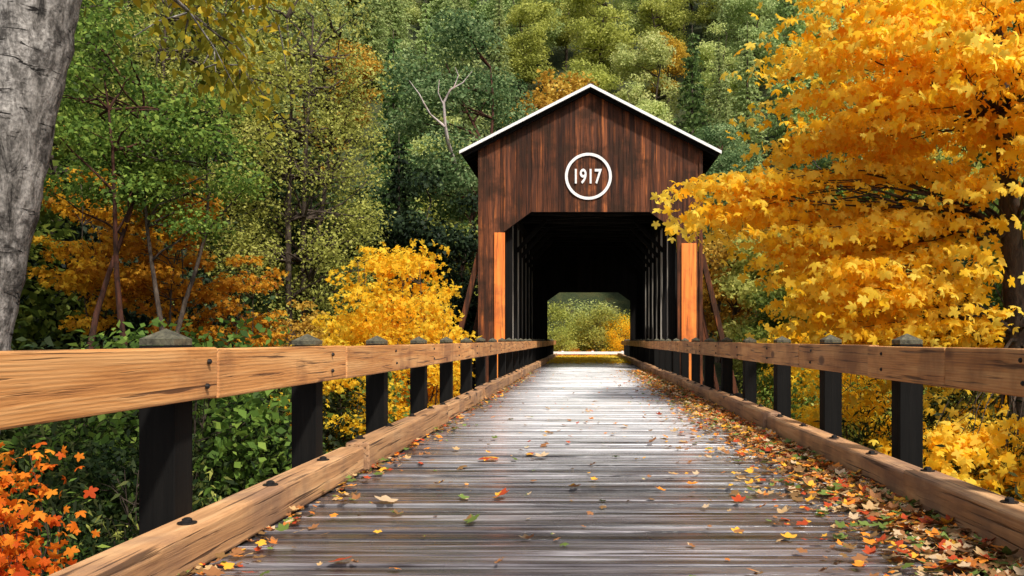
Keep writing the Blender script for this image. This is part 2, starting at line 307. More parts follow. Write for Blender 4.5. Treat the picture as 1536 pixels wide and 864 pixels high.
# ------------------------------------------------------------------ railings
S = 2.39
def railing(side, px, first, cuts):
    e = empty('bridge_railing', (px, 0, 0)); tag(e, 'honey coloured timber railing on black capped posts', 'railing', 'railings along the bridge')
    ztop = 1.155; t = .11
    mb = MB(); yy = -3.0
    inner = px - side*.10
    for c in cuts:
        j = R.uniform(-.010,.010); dz = R.uniform(-.012,.006)
        a, b = sorted((inner, inner - side*(t+j)))
        mb.box((a+.002, yy, ztop-.285+dz), (b-.002, c-.008, ztop+dz)); yy = c
    o = obj('rail', mb.mesh('rail'), e, M_rail, (-px,0,0)); bevel(o, .012, 2)
    pm = MB(); pm.box((-.10,-.10,-1.0),(.10,.10,ztop+.01)); pmesh = pm.mesh('railing_post'); pmesh.materials.append(M_post)
    cm = MB(); n = len(cm.v); w = .097
    cm.box((-w,-w,0),(w,w,.034)); n = len(cm.v)
    cm.v += [(-w,-w,.0345),(w,-w,.0345),(w,w,.0345),(-w,w,.0345),(0,0,.092)]; cm.f += [(n,n+1,n+4),(n+1,n+2,n+4),(n+2,n+3,n+4),(n+3,n,n+4)]
    cmesh = cm.mesh('post_cap'); cmesh.materials.append(M_cap)
    bmh = MB(); bmh.tube([(0,0,0),(-side*.012,0,0),(-side*.018,0,0)], [.016,.015,.008], 8); bmesh_ = bmh.mesh('rail_bolt'); bmesh_.materials.append(M_bolt)
    k = first
    while k*S < 62:
        p = obj('post', pmesh, e); p.location = (R.uniform(-.01,.01), k*S, R.uniform(-.01,.012)); p.rotation_euler = (0,0,R.uniform(-.05,.05))
        bevel(p, .006)
        c = obj('post_cap', cmesh, p); c.location = (0,0,ztop+.012)
        if 0 < k*S < 30:
            for dz in (-.075,-.21):
                bo = obj('bolt', bmesh_, e); bo.location = (inner-side*(t+.004)-px, k*S+R.uniform(-.03,.03), ztop+dz)
        k += 1
    return e
railing(-1, -2.31, -1.0, [1.0, 4.95, 7.6, 12, 17, 21.6, 26.4, 31.2, 36, 40.8, 45.6, 50.4, 55.2, 62])
railing(1, 2.79, -.87, [2.1, 6.2, 7.9, 10.5, 14.7, 19.5, 24.3, 29, 34, 38.8, 43.6, 48.4, 53.2, 58, 62])

# ------------------------------------------------------------------ covered bridge
CX, YF, YB = .2, 34.0, 50.0
HW, OW, APEX, EAVEX = 4.38, 3.42, 11.12, 5.04
FO = .42
sl = 2.57/5.04
cb = empty('covered_bridge', (CX, YF, 0)); tag(cb, 'dark brown wooden covered bridge with white round 1917 emblem', 'covered bridge')
OFF = (-CX, -YF, 0)
def rz(dx): return APEX - sl*abs(dx)
def open_top(dx, ow, top, cut, cz):
    a = abs(dx)
    if a >= ow: return None
    if a <= cut: return top
    return top - (top-cz)*(a-cut)/(ow-cut)
def gable(name, yc, ow, top, cut, cz, bw=.21, mat=None, g=.004):
    mb = MB(); x = -HW
    edges = [-HW]
    while edges[-1] < HW-.05: edges.append(min(HW, edges[-1]+R.choice([bw, bw*.9, bw*1.15])))
    brk = sorted(set(edges + [-ow, ow, -cut, cut]))
    def piece(a, b):
        y0 = yc + R.uniform(-.012, .012)
        xa, xb = a+g, b-g
        lo = [open_top(a+1e-4, ow, top, cut, cz), open_top(b-1e-4, ow, top, cut, cz)]
        if lo[0] is None or lo[1] is None: lo = [-1.0, -1.0]
        ha, hb = rz(xa)-.2, rz(xb)-.2
        poly = [(xa+CX, lo[0]), (xb+CX, lo[1]), (xb+CX, hb)]
        if xa < 0 < xb: poly.append((CX, rz(0)-.2))
        poly.append((xa+CX, ha))
        mb.prism(poly, y0, y0+.03)
    for a, b in zip(brk[:-1], brk[1:]):
        if b-a > .02: piece(a, b)
    o = obj(name, mb.mesh(name), cb, mat or M_board, OFF); return o
gable('gable_wall', YF, OW, 6.24, 2.33, 5.45)
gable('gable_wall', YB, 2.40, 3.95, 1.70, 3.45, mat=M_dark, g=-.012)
mb = MB()
for s in (-1, 1):
    a, b = sorted((s*HW*.995+CX, s*(OW+.02)+CX))
    mb.box((a, YF+.05, -1.0), (b, YF+.45, 8.6))
mb.prism([(CX-OW-.02,5.47),(CX-2.35,6.28),(CX+2.35,6.28),(CX+OW+.02,5.47),(CX+OW+.02,8.4),(CX-OW-.02,8.4)], YF+.05, YF+.40)
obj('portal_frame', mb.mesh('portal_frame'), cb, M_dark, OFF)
for s, a, b in ((-1, -3.78, -3.36), (1, 3.58, 4.16)):
    mb = MB(); mb.box((a+CX, YF-.06, -.6), (b+CX, YF-.02, 5.42 if s < 0 else 5.0)); o = obj('trim_board', mb.mesh('trim_board'), cb, M_orange, OFF); bevel(o, .006)
    o["label"] = 'bright orange vertical board'
for s in (-1, 1):
    a, b = sorted((CX+s*(HW+.03), CX+s*(HW-.10)))
    mb = MB(); mb.box((a, YF-.05, -1.0), (b, YF+.1, rz(HW)-.25))
    obj('corner_board', mb.mesh('corner_board'), cb, M_board, OFF)
for s in (-1, 1):
    mb = MB(); y = YF+.05; x = CX+s*HW; i = 0
    while y < YB:
        w = .23; y2 = min(YB, y+w-.006)
        j = R.uniform(-.01,.01)
        a, b = sorted((x+j, x+j-s*.03))
        mb.box((a, y, -1.0), (b, y2, 1.6)); mb.box((a, y, 6.6), (b, y2, rz(HW)-.1)); y += w
    obj('side_wall', mb.mesh('side_wall'), cb, M_board, OFF)
# roof
for s in (-1, 1):
    mb = MB()
    rows = 16
    for r in range(rows):
        a0 = EAVEX*r/rows; a1 = EAVEX*(r+1)/rows + .04
        mb.prism([(CX+s*a0, rz(a0)-.02), (CX+s*a1, rz(a1)+.02), (CX+s*a1, rz(a1)-.02), (CX+s*a0, rz(a0)-.08)], YF-FO+.02, YB+.75)
    obj('roof', mb.mesh('roof_slope'), cb, M_roof, OFF)
    mb = MB(); mb.prism([(CX+s*.0, APEX-.082-.02), (CX+s*(EAVEX-.02), rz(EAVEX)-.102), (CX+s*(EAVEX-.02), rz(EAVEX)-.14), (CX+s*.0, APEX-.15)], YF-FO+.03, YB+.7)
    for y in np.arange(YF-FO+.15, YB, .61):
        mb.prism([(CX+s*.05, APEX-.155), (CX+s*(EAVEX-.12), rz(EAVEX)-.10), (CX+s*(EAVEX-.12), rz(EAVEX)-.20), (CX+s*.05, APEX-.26)], y, y+.06)
    obj('rafter', mb.mesh('rafters'), cb, M_dark, OFF)["kind"] = 'stuff'
    mb = MB(); mb.prism([(CX+s*.002, APEX+.03), (CX+s*(EAVEX+.05), rz(EAVEX+.05)+.03), (CX+s*(EAVEX+.05), rz(EAVEX+.05)-.09), (CX+s*.002, APEX-.09)], YF-FO-.03, YF-FO+.015)
    obj('fascia_board', mb.mesh('fascia_board'), cb, M_white, OFF)
mb = MB(); mb.box((CX-.12, YF-FO+.03, APEX-.03), (CX+.12, YB+.7, APEX+.06)); obj('ridge_cap', mb.mesh('ridge_cap'), cb, M_roof, OFF)
# trusses with close-set vertical slats
ys_ = np.linspace(YF+.6, YB-.4, 7)
for s in (-1, 1):
    xt = CX+s*3.25; mb = MB()
    for i, y in enumerate(ys_):
        mb.box((xt-.13, y-.14, -.9), (xt+.13, y+.14, 6.5))
        if i < 6:
            y2 = ys_[i+1]
            if i < 3: mb.beam((xt+s*.28, y+.1, .1), (xt+s*.28, y2-.1, 6.2), .22, .26)
            else: mb.beam((xt+s*.28, y+.1, 6.2), (xt+s*.28, y2-.1, .1), .22, .26)
        if i: mb.beam((xt-s*.10, y, 5.0), (CX+s*1.9, y, 6.35), .16, .16)
    mb.box((xt-.15, YF+.5, 6.2), (xt+.15, YB-.1, 6.55)); mb.box((xt+.14, YF+.5, -.35), (xt+.5, YB-.1, .05)) if s>0 else mb.box((xt-.5, YF+.5, -.35), (xt-.14, YB-.1, .05))
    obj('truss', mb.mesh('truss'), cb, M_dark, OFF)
    mb = MB(); y = YF+.95
    while y < YB-.5:
        if min(abs(y+.06-q) for q in ys_) > .25: mb.box((xt-.03, y, -.3), (xt+.03, y+.10, 6.19))
        y += .62
    obj('side_slat', mb.mesh('side_slats'), cb, M_slat, OFF)["kind"] = 'stuff'
mb = MB()
for i, y in enumerate(ys_):
    mb.box((CX-3.6, y-.12, 6.56), (CX+3.6, y+.12, 6.85))
    if i < 6:
        mb.beam((CX-3.2, y, 6.7), (CX+3.2, ys_[i+1], 6.7), .14, .14); mb.beam((CX+3.2, y, 6.69), (CX-3.2, ys_[i+1], 6.69), .14, .14)
obj('ceiling_beam', mb.mesh('ceiling_beams'), cb, M_dark, OFF)["kind"] = 'stuff'
for s in (-1, 1):
    for y in (YF+.25, YF+5.3, YF+10.2, YF+15.2):
        mb = MB(); mb.beam((CX+s*(HW+.03), y, 4.6), (CX+s*5.75, y, -.9), .20, .24); obj('sway_brace', mb.mesh('sway_brace'), cb, M_board, OFF)
        mb = MB(); mb.beam((CX+s*(HW+.03), y+.35, 2.7), (CX+s*5.1, y+.35, -.9), .12, .16)
        obj('sway_brace', mb.mesh('sway_brace'), cb, M_board, OFF)
        mb = MB(); a, b = sorted((CX+s*3.0, CX+s*6.0)); mb.box((a, y-.15, -1.25), (b, y+.5, -.92)); obj('outrigger_beam', mb.mesh('outrigger'), cb, M_dark, OFF)
# emblem
mb = MB(); n = 64; ro, ri = .92, .81
for y in (YF-.055, YF-.02):
    for r in (ro, ri):
        for k in range(n):
            t = 2*math.pi*k/n; mb.v.append((CX-.08+r*math.cos(t), y, 7.63+r*math.sin(t)))
for k in range(n):
    j = (k+1) % n
    mb.f += [(k,j,n+j,n+k), (2*n+k,3*n+k,3*n+j,2*n+j), (k,2*n+k,2*n+j,j), (n+k,n+j,3*n+j,3*n+k)]
obj('emblem_ring', mb.mesh('emblem_ring'), cb, M_white, OFF)
cu = bpy.data.curves.new('t', 'FONT'); cu.body = '1917'; cu.size = .86; cu.extrude = .015; cu.offset = .014; cu.align_x = 'CENTER'; cu.align_y = 'CENTER'; cu.space_character = 1.0
to = bpy.data.objects.new('t', cu); link(to); bpy.context.view_layer.update()
me = bpy.data.meshes.new_from_object(to.evaluated_get(bpy.context.evaluated_depsgraph_get())); bpy.data.objects.remove(to)
me.name = 'date_lettering'
xsn = [v.co.x for v in me.vertices]; ysn = [v.co.y for v in me.vertices]
cxn = (min(xsn)+max(xsn))/2; cyn = (min(ysn)+max(ysn))/2; sx = 1.06/(max(xsn)-min(xsn)); sy = .59/(max(ysn)-min(ysn))
for v in me.vertices:
    x_, y_, z_ = v.co; v.co = ((x_-cxn)*sx, -z_, (y_-cyn)*sy)
o = obj('date_numerals', me, cb, M_white, (-.08, -.038, 7.63)); o["label"] = 'white numerals reading 1917'

# guard rail past the exit
g = empty('guard_rail', (.6, 72, -.45)); tag(g, 'low white guard rail beside the gravel road', 'guard rail')
mb = MB(); mb.box((-5.5,-.06,.46),(5.5,.06,.68)); bevel(obj('rail', mb.mesh('guard_rail_beam'), g, M_white), .01)
pm = MB(); pm.box((-.09,.065,-.4),(.09,.24,.74)); pmesh = pm.mesh('guard_post'); pmesh.materials.append(M_white)
for x in (-5,-2.5,0,2.5,5): obj('post', pmesh, g).location = (x,0,0)

# ------------------------------------------------------------------ foliage tools
T_LEAF = (np.array([(0,0,0),(.32,.45,.09),(0,1,-.04),(-.32,.45,.09)]), [(0,1,2,3)])
T_THIN = (np.array([(0,0,0),(.17,.45,.09),(0,1.25,-.10),(-.17,.45,.09)]), [(0,1,2,3)])
def tmpl_maple():
    tips = [(-35,.62),(25,.92),(90,1.05),(155,.92),(215,.62)]
    v = [(0,0,0)]; f = []
    notch = [-75, -5, 58, 122, 185, 255]
    nr = [.18,.42,.50,.50,.42,.18]
    for a, r in zip(notch, nr): v.append((r*math.cos(math.radians(a)), r*math.sin(math.radians(a)), .02))
    for i, (a, r) in enumerate(tips):
        ca, sa = math.cos(math.radians(a)), math.sin(math.radians(a))
        s1 = math.radians(a-18); s2 = math.radians(a+18); q = r*.78
        k = len(v); v += [(q*math.cos(s1), q*math.sin(s1), -.05), (r*ca, r*sa, -.16), (q*math.cos(s2), q*math.sin(s2), -.05)]
        f.append((0, 1+i, k, k+1, k+2, 2+i))
    return np.array(v), f
T_MAPLE = tmpl_maple()
def leaves(name, pos, size, tmpl, rs, up=.6, outw=None, curl=None, elong=None, updir=None):
    tv, tf = tmpl; n = len(pos); k = len(tv)
    nrm = rs.normal(size=(n,3)); nrm /= np.linalg.norm(nrm, axis=1)[:,None]
    nrm[:,2] += up
    if outw is not None: nrm += outw
    nrm /= np.linalg.norm(nrm, axis=1)[:,None]
    a = rs.normal(size=(n,3)); 
    if updir is not None: a = a*.5 + updir
    v = a - nrm*np.sum(a*nrm, 1)[:,None]; v /= np.linalg.norm(v, axis=1)[:,None]
    u = np.cross(v, nrm)
    size = np.broadcast_to(size, (n,))
    cz = np.ones(n) if curl is None else curl
    P = pos[:,None,:] + size[:,None,None]*(tv[None,:,0,None]*u[:,None,:] + tv[None,:,1,None]*v[:,None,:] + (tv[None,:,2,None]*cz[:,None,None])*nrm[:,None,:])
    P = P.reshape(-1,3)
    lt = np.array([len(q) for q in tf]); flat = np.concatenate([np.array(q) for q in tf])
    li = (flat[None,:] + (np.arange(n)*k)[:,None]).reshape(-1)
    starts1 = np.concatenate([[0], np.cumsum(lt)[:-1]]); starts = (starts1[None,:] + (np.arange(n)*len(flat))[:,None]).reshape(-1)
    me = bpy.data.meshes.new(name)
    me.vertices.add(len(P)); me.vertices.foreach_set('co', P.astype(np.float32).ravel())
    me.loops.add(len(li)); me.loops.foreach_set('vertex_index', li.astype(np.int32))
    me.polygons.add(len(starts)); me.polygons.foreach_set('loop_start', starts.astype(np.int32))
    me.update(calc_edges=True); me.validate()
    return me
def path(p, q, rs, n=5, sag=0, wob=.06):
    p = np.array(p, float); q = np.array(q, float); L = np.linalg.norm(q-p); out = []
    for i in range(n+1):
        t = i/n; c = p*(1-t)+q*t + np.array([0,0,sag*L*math.sin(math.pi*t)])
        if 0 < i < n: c = c + rs.normal(size=3)*wob*L*.5
        out.append(tuple(c))
    return out
def curve_path(p, q, rs, n=14, amp=.05):
    p = np.array(p, float); q = np.array(q, float); L = np.linalg.norm(q-p); a = rs.normal(size=(3,3))*amp*L; ph = rs.uniform(0,6.28,3); out = []
    for i in range(n+1):
        t = i/n; out.append(tuple(p*(1-t)+q*t + sum(a[j]*math.sin(math.pi*t*(j+1))*math.sin(ph[j]+t*2)/(j+1) for j in range(3))))
    return out
def broadleaf(seed, H, Rc, clumps, per, lsize, base=.25, cr=.24, tmpl=T_LEAF, trunk_r=.25, flat=.6, ntr=1, up=.6, lean=0, wob=.035, spread=.05):
    rs = np.random.RandomState(seed); wb = MB(); P = []; C = []
    trunks = []
    for t in range(ntr):
        off = rs.normal(size=2)*spread*Rc*(ntr > 1); tip = np.array([rs.normal()*Rc*.3+lean, rs.normal()*Rc*.25, H*.86])
        pp = curve_path((off[0],off[1],-1.2), tip, rs, 12, wob); trunks.append(pp)
        wb.tube(pp, [trunk_r*(1-.87*i/12) for i in range(13)], 8)
    zc = H*(base+1)/2; rz_ = H*(1-base)/2
    for c in range(clumps):
        d = rs.normal(size=3); d /= np.linalg.norm(d); f = rs.uniform(.35,1)**.6
        cen = np.array([d[0]*Rc*f*.88, d[1]*Rc*f*.88, zc+d[2]*rz_*f*.92])
        cen += rs.normal(size=3)*Rc*.06
        tr = trunks[rs.randint(ntr)]; az = min(cen[2]-.25*Rc*rs.uniform(.5,1.5), H*.84)
        az = max(az, H*.12); k = int(np.argmin([abs(q[2]-az) for q in tr]))
        wb.tube(path(tr[k], cen, rs, 4, rs.uniform(-.05,.12), .07), [trunk_r*.28*(1-.19*i) for i in range(5)], 5)
        s = Rc*cr*rs.uniform(.6,1.35); m_ = int(per*(s/(Rc*cr))**2)
        q = rs.normal(size=(m_,3)); q /= np.linalg.norm(q,axis=1)[:,None]; q *= (rs.uniform(0,1,m_)**.45)[:,None]*1.5
        P.append(cen + q*s*np.array([1,1,flat])); C.append(q)
    P = np.concatenate(P); C = np.concatenate(C)
    return wb.mesh('trunk', True), leaves('crown', P, lsize*rs.uniform(.6,1.3,len(P)), tmpl, rs, up, C*.5)
def conifer(seed, H, Rc, lsize=.35, levels=34):
    rs = np.random.RandomState(seed); wb = MB(); P = []; D = []
    wb.tube([(0,0,-1.5),(0,0,H*.5),(0,0,H)], [.28,.16,.02], 7)
    for l in range(levels):
        t = l/levels; z = H*(.10+.89*t); r = Rc*(1-t)**.8*rs.uniform(.75,1.15)+.12
        nb = int(7+3*(1-t)); a0 = rs.uniform(0,6.28)
        for b_ in range(nb):
            a = a0+6.283*b_/nb+rs.normal()*.15; rr = r*rs.uniform(.6,1.1); dr = -.22*rr+rs.normal()*.08
            e = np.array([math.cos(a)*rr, math.sin(a)*rr, z+dr])
            if b_ % 2 == 0: wb.tube([(0,0,z),tuple(e)], [.04*(1-t)+.01,.008], 3)
            m_ = max(4, int(rr*15)); u = rs.uniform(.08,1,m_)
            q = np.outer(u, e-np.array([0,0,z])) + np.array([0,0,z]); q[:,2] -= .10*rr*u*u
            q += rs.normal(size=(m_,3))*np.array([.13,.13,.06])*rr*.6*(1.2-u)[:,None] 
            P.append(q); D.append(np.tile(np.array([math.cos(a),math.sin(a),-.5]), (m_,1)))
    P = np.concatenate(P); D = np.concatenate(D)
    return wb.mesh('trunk', True), leaves('crown', P, lsize*rs.uniform(.6,1.3,len(P)), T_LEAF, rs, .9, None, None, None, D*1.2)

protos = {
 'fir1': conifer(1, 22, 3.4), 'fir2': conifer(2, 26, 3.9, .38, 40), 'fir3': conifer(3, 18, 3.2, .32, 30),
 'broad1': broadleaf(11, 15, 4.4, 38, 260, .34, base=.12, cr=.25, flat=.5), 'broad2': broadleaf(12, 18, 4.6, 46, 270, .34, base=.15, cr=.25, flat=.5), 'broad3': broadleaf(13, 12, 4.0, 42, 200, .32, base=.1, flat=.5),
 'feather': broadleaf(21, 26, 5.2, 230, 120, .18, base=.14, cr=.15, flat=1.0, trunk_r=.26, ntr=3, spread=.12, wob=.02),
 'madrone': broadleaf(22, 25, 4.8, 36, 620, .25, base=.34, cr=.26, flat=.6, trunk_r=.30, ntr=2, wob=.05),
 'redtrunk': broadleaf(24, 17, 3.0, 34, 190, .18, base=.58, cr=.24, flat=.5, trunk_r=.17, ntr=2, wob=.03, spread=.25),
 'sparse': broadleaf(23, 13, 2.3, 46, 60, .14, base=.45, cr=.22, tmpl=T_MAPLE, flat=.45, trunk_r=.08, ntr=2, wob=.03),
 'shrub1': broadleaf(31, 2.6, 1.7, 44, 120, .11, base=.0, cr=.3, trunk_r=.04, ntr=3, tmpl=T_THIN), 'shrub2': broadleaf(32, 3.2, 1.6, 40, 130, .12, base=.0, cr=.3, trunk_r=.04, ntr=3),
}
def plant(kind, name, x, y, s, crown_mat, bark_mat, label, cat, group=None, z=None, rot=None, sz=None):
    tm, cm = protos[kind]
    e = empty(name, (x, y, float(th(x, y)) if z is None else z)); e.rotation_euler = (0,0,R.uniform(0,6.28) if rot is None else rot)
    e.scale = (s, s, s*(sz or 1)); tag(e, label, cat, group)
    for nm, mesh, mat in (('trunk', tm, bark_mat), ('crown', cm, crown_mat)):
        if not len(mesh.materials): mesh.materials.append(mat)
        o = bpy.data.objects.new(nm, mesh); o.parent = e; link(o)
        if mesh.materials[0] != mat:
            o.material_slots[0].link = 'OBJECT'; o.material_slots[0].material = mat
    return e

# hillside forest
R = random.Random(17)
cnt = 0
y = 60.0
while y < 170:
    step = 8.3 + (y-60)*.03; half_l = y*.70+8; half_r = y*.54+8
    x = -half_l + R.uniform(0, step)
    while x < half_r:
        px = x+R.uniform(-2.6,2.6); py = y+R.uniform(-3.4,3.4)
        if not (abs(px-.5) < 8.5 and py < 84) and not (abs(px+3) < 5 and 84 <= py < 110):
            q = R.random(); far = py > 86; right = px > -4
            if q < (.36 if far else .30):
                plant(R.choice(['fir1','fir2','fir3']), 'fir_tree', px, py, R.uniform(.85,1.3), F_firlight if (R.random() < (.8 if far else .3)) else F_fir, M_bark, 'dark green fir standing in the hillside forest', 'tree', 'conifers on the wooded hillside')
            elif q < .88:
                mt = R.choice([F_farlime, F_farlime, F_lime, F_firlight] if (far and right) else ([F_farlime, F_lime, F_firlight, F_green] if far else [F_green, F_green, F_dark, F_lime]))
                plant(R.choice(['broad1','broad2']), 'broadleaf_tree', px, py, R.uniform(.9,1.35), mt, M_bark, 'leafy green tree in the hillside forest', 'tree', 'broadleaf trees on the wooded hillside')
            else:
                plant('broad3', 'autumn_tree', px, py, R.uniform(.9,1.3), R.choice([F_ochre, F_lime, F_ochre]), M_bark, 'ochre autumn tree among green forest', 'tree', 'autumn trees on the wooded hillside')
            cnt += 1
        x += step*R.uniform(.8,1.2)
    y += 9.0
print('hill trees', cnt)
for (x,y,k,s,mt,nm,lb) in [
  (-22,30,'broad2',1.1,F_green,'broadleaf_tree','leafy green tree on the slope'),
  (-27,38,'fir2',1.0,F_fir,'fir_tree','tall dark fir on the slope'),
  (-21,44,'broad1',1.2,F_dark,'broadleaf_tree','dark green tree shading the slope'),
  (-26,50,'fir1',1.2,F_fir,'fir_tree','tall dark fir on the slope'),
  (-33,46,'broad2',1.2,F_green,'broadleaf_tree','leafy green tree on the slope'),
  (-32,56,'fir2',1.1,F_fir,'fir_tree','tall dark fir on the slope'),
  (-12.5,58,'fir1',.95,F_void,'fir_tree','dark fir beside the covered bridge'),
  (-8.4,53,'broad2',.88,F_void,'broadleaf_tree','tree coloured as if in deep shade beside the covered bridge'),
  (-7.2,51,'broad3',.85,F_void,'broadleaf_tree','tree coloured as if in deep shade beside the covered bridge'),
  (-11.4,53,'broad2',.98,F_void,'broadleaf_tree','tree coloured as if in deep shade beside the covered bridge'),
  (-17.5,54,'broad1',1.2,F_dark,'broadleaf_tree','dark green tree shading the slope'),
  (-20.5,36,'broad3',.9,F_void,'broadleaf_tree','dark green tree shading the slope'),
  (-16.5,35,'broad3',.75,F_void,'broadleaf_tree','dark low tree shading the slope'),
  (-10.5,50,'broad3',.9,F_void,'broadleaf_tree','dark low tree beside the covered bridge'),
  (17,52,'broad1',1.1,F_green,'broadleaf_tree','leafy green tree on the slope'),
  (24,44,'broad2',1.0,F_green,'broadleaf_tree','leafy green tree on the slope'),
  (15,44,'broad3',.9,F_lime,'broadleaf_tree','yellow green tree beside the bridge'),
  (11.5,49,'broad3',.8,F_green,'broadleaf_tree','leafy green tree beside the bridge'),
  (22,33,'broad3',.9,F_lime,'broadleaf_tree','yellow green tree beside the bridge'),
  (30,52,'fir1',1.1,F_fir,'fir_tree','tall dark fir on the slope')]:
    plant(k, nm, x, y, s, mt, M_bark, lb, 'tree')
plant('feather', 'alder_tree', -14.6, 45, 1.0, F_lime, M_bark, 'tall feathery yellow green alder in front of the dark forest', 'tree')
plant('feather', 'alder_tree', -18.9, 42, .95, F_lime, M_bark, 'tall feathery yellow green alder in front of the dark forest', 'tree')
plant('feather', 'alder_tree', -23.5, 41, .92, F_green, M_bark, 'tall feathery green alder in front of the dark forest', 'tree')
md = plant('madrone', 'madrone_tree', -8.4, 61, 1.12, F_blue, M_madrone, 'round crowned madrone with a bleached bare branch', 'tree', rot=0)
plant('madrone', 'madrone_tree', 12.8, 78, .9, F_blue, M_madrone, 'rounded blue green madrone above the bridge roof', 'tree')
plant('redtrunk', 'madrone_tree', -14.6, 26, .92, F_green, M_madrone, 'madrone with slim reddish trunks on the shaded slope', 'tree', rot=1)
plant('redtrunk', 'madrone_tree', -12.6, 27, .85, F_green, M_bark, 'dark trunked madrone on the shaded slope', 'tree', rot=3)
plant('broad3', 'autumn_tree', -3.8, 106, 1.8, F_ochre, M_bark, 'yellow ochre tree rising behind the bridge roof', 'tree')
plant('sparse', 'autumn_tree', -14.0, 29, .95, F_amber, M_bark, 'sparse amber maple in the shade of the slope', 'tree')
plant('sparse', 'autumn_tree', -16.8, 30, .95, F_amber, M_bark, 'sparse amber maple in the shade of the slope', 'tree')
plant('sparse', 'autumn_tree', -12.4, 31, .75, F_amber, M_bark, 'sparse amber maple in the shade of the slope', 'tree')
plant('sparse', 'autumn_tree', -11.0, 33, .62, F_ochre, M_bark, 'small ochre maple at the forest edge', 'tree')
plant('broad3', 'autumn_tree', -11.2, 39, .6, F_ochre, M_bark, 'small ochre tree at the forest edge', 'tree')
mb = MB(); rs = np.random.RandomState(5)
def wp(l): return [((x-md.location.x)/1.12, (y-md.location.y)/1.12, (z-md.location.z)/1.12) for x,y,z in l]
mb.tube(wp([(-8.6,58.5,12.5),(-8.9,56,14.0),(-9.0,55.5,15.0),(-9.05,55.3,16.4),(-8.6,55.2,17.2),(-7.8,55.1,17.6),(-7.2,55,18.3)]), [.13,.11,.09,.075,.055,.035,.014], 7)
mb.tube(wp([(-9.0,55.5,14.9),(-9.9,55.3,15.6),(-10.3,55.2,16.3),(-10.6,55.2,16.9),(-11.2,55,17.7)]), [.075,.055,.045,.03,.012], 6)
mb.tube(wp([(-9.05,55.3,16.2),(-9.4,55.2,17.0),(-9.3,55.1,17.8)]), [.045,.028,.01], 5)
mb.tube(wp([(-8.4,55.2,17.3),(-8.1,55.2,18.1),(-8.3,55.1,18.6)]), [.04,.024,.01], 5)
o = obj('dead_branch', mb.mesh('dead_branch', True), md, M_snag)

# shrubs along the ravine
for i in range(190):
    side = -1 if R.random() < .58 else 1
    y = R.uniform(6, 58); x = side*(R.uniform(5.0, 5+y*.45) + (1 if side>0 else 0))
    if y > 31: x += side*2.2
    if side > 0: mt = R.choice([F_green, F_under, F_green, F_lime]) if y < 30 else R.choice([F_green, F_lime, F_ochre, F_yellow])
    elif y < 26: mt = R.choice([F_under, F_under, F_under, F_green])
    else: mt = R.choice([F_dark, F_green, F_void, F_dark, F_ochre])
    plant(R.choice(['shrub1','shrub2']), 'shrub', x, y, R.uniform(.7,1.4)*(.8 if y < 12 else 1), mt, M_bark, 'leafy shrub on the ravine slope', 'shrub', 'shrubs on the ravine slopes')
for (x,y,s) in [(-12.5,22,1.7),(-10.2,23.5,1.5),(-14.5,24,1.8),(-9.0,27,1.5)]:
    plant('shrub1', 'shrub', x, y, s, F_dark, M_bark, 'large dark green bush on the shaded slope', 'shrub')
for (x,y,s,mt) in [(-1.8,76.5,.9,F_lime),(1.5,78,1.5,F_lime),(3.6,76,1.0,F_yellow),(-3.5,79,1.7,F_lime),(.2,83,2.2,F_farlime),(5,82,2.0,F_lime),(-6,78,1.5,F_lime),(0,80,1.6,F_lime),(2.6,80,1.5,F_yellow)]:
    plant('shrub2', 'shrub', x, y, s, mt, M_bark, 'leafy shrub behind the road at the bridge exit', 'shrub')
for (x,s) in [(-3.4,.32),(-2.1,.28),(-.9,.34),(.4,.3),(1.6,.33),(2.8,.3),(4.0,.34)]:
    plant('shrub1', 'shrub', x, 73.6, s, F_orange if x < 1 else F_yellow, M_bark, 'low orange shrub behind the guard rail', 'shrub')

# yellow maples by the portal
protos['gold'] = broadleaf(41, 8.6, 2.5, 105, 60, .115, base=.05, cr=.2, tmpl=T_MAPLE, trunk_r=.05, ntr=5, flat=.55, up=.3)
plant('gold', 'vine_maple', -5.9, 26.5, .97, F_yellow, M_bark, 'golden yellow vine maple beside the bridge portal', 'tree', rot=.4)
plant('gold', 'vine_maple', -7.2, 27.5, .76, F_yellow, M_bark, 'smaller golden vine maple beside the bridge portal', 'tree', rot=2)
plant('gold', 'vine_maple', -4.6, 24, .72, F_yellow, M_bark, 'low yellow vine maple under the railing', 'tree', rot=3)
plant('gold', 'vine_maple', -5.0, 17.5, .5, F_yellow, M_bark, 'low yellow vine maple under the railing', 'tree', rot=3)
plant('gold', 'vine_maple', 6.2, 20, .62, F_yellow, M_bark, 'low yellow vine maple under the railing', 'tree', rot=1)
plant('gold', 'vine_maple', 7.9, 27, .92, F_yellow, M_bark, 'golden vine maple beside the portal', 'tree', rot=1)
plant('gold', 'vine_maple', 7.5, 12, .5, F_yellow, M_bark, 'low yellow vine maple under the railing', 'tree', rot=5)

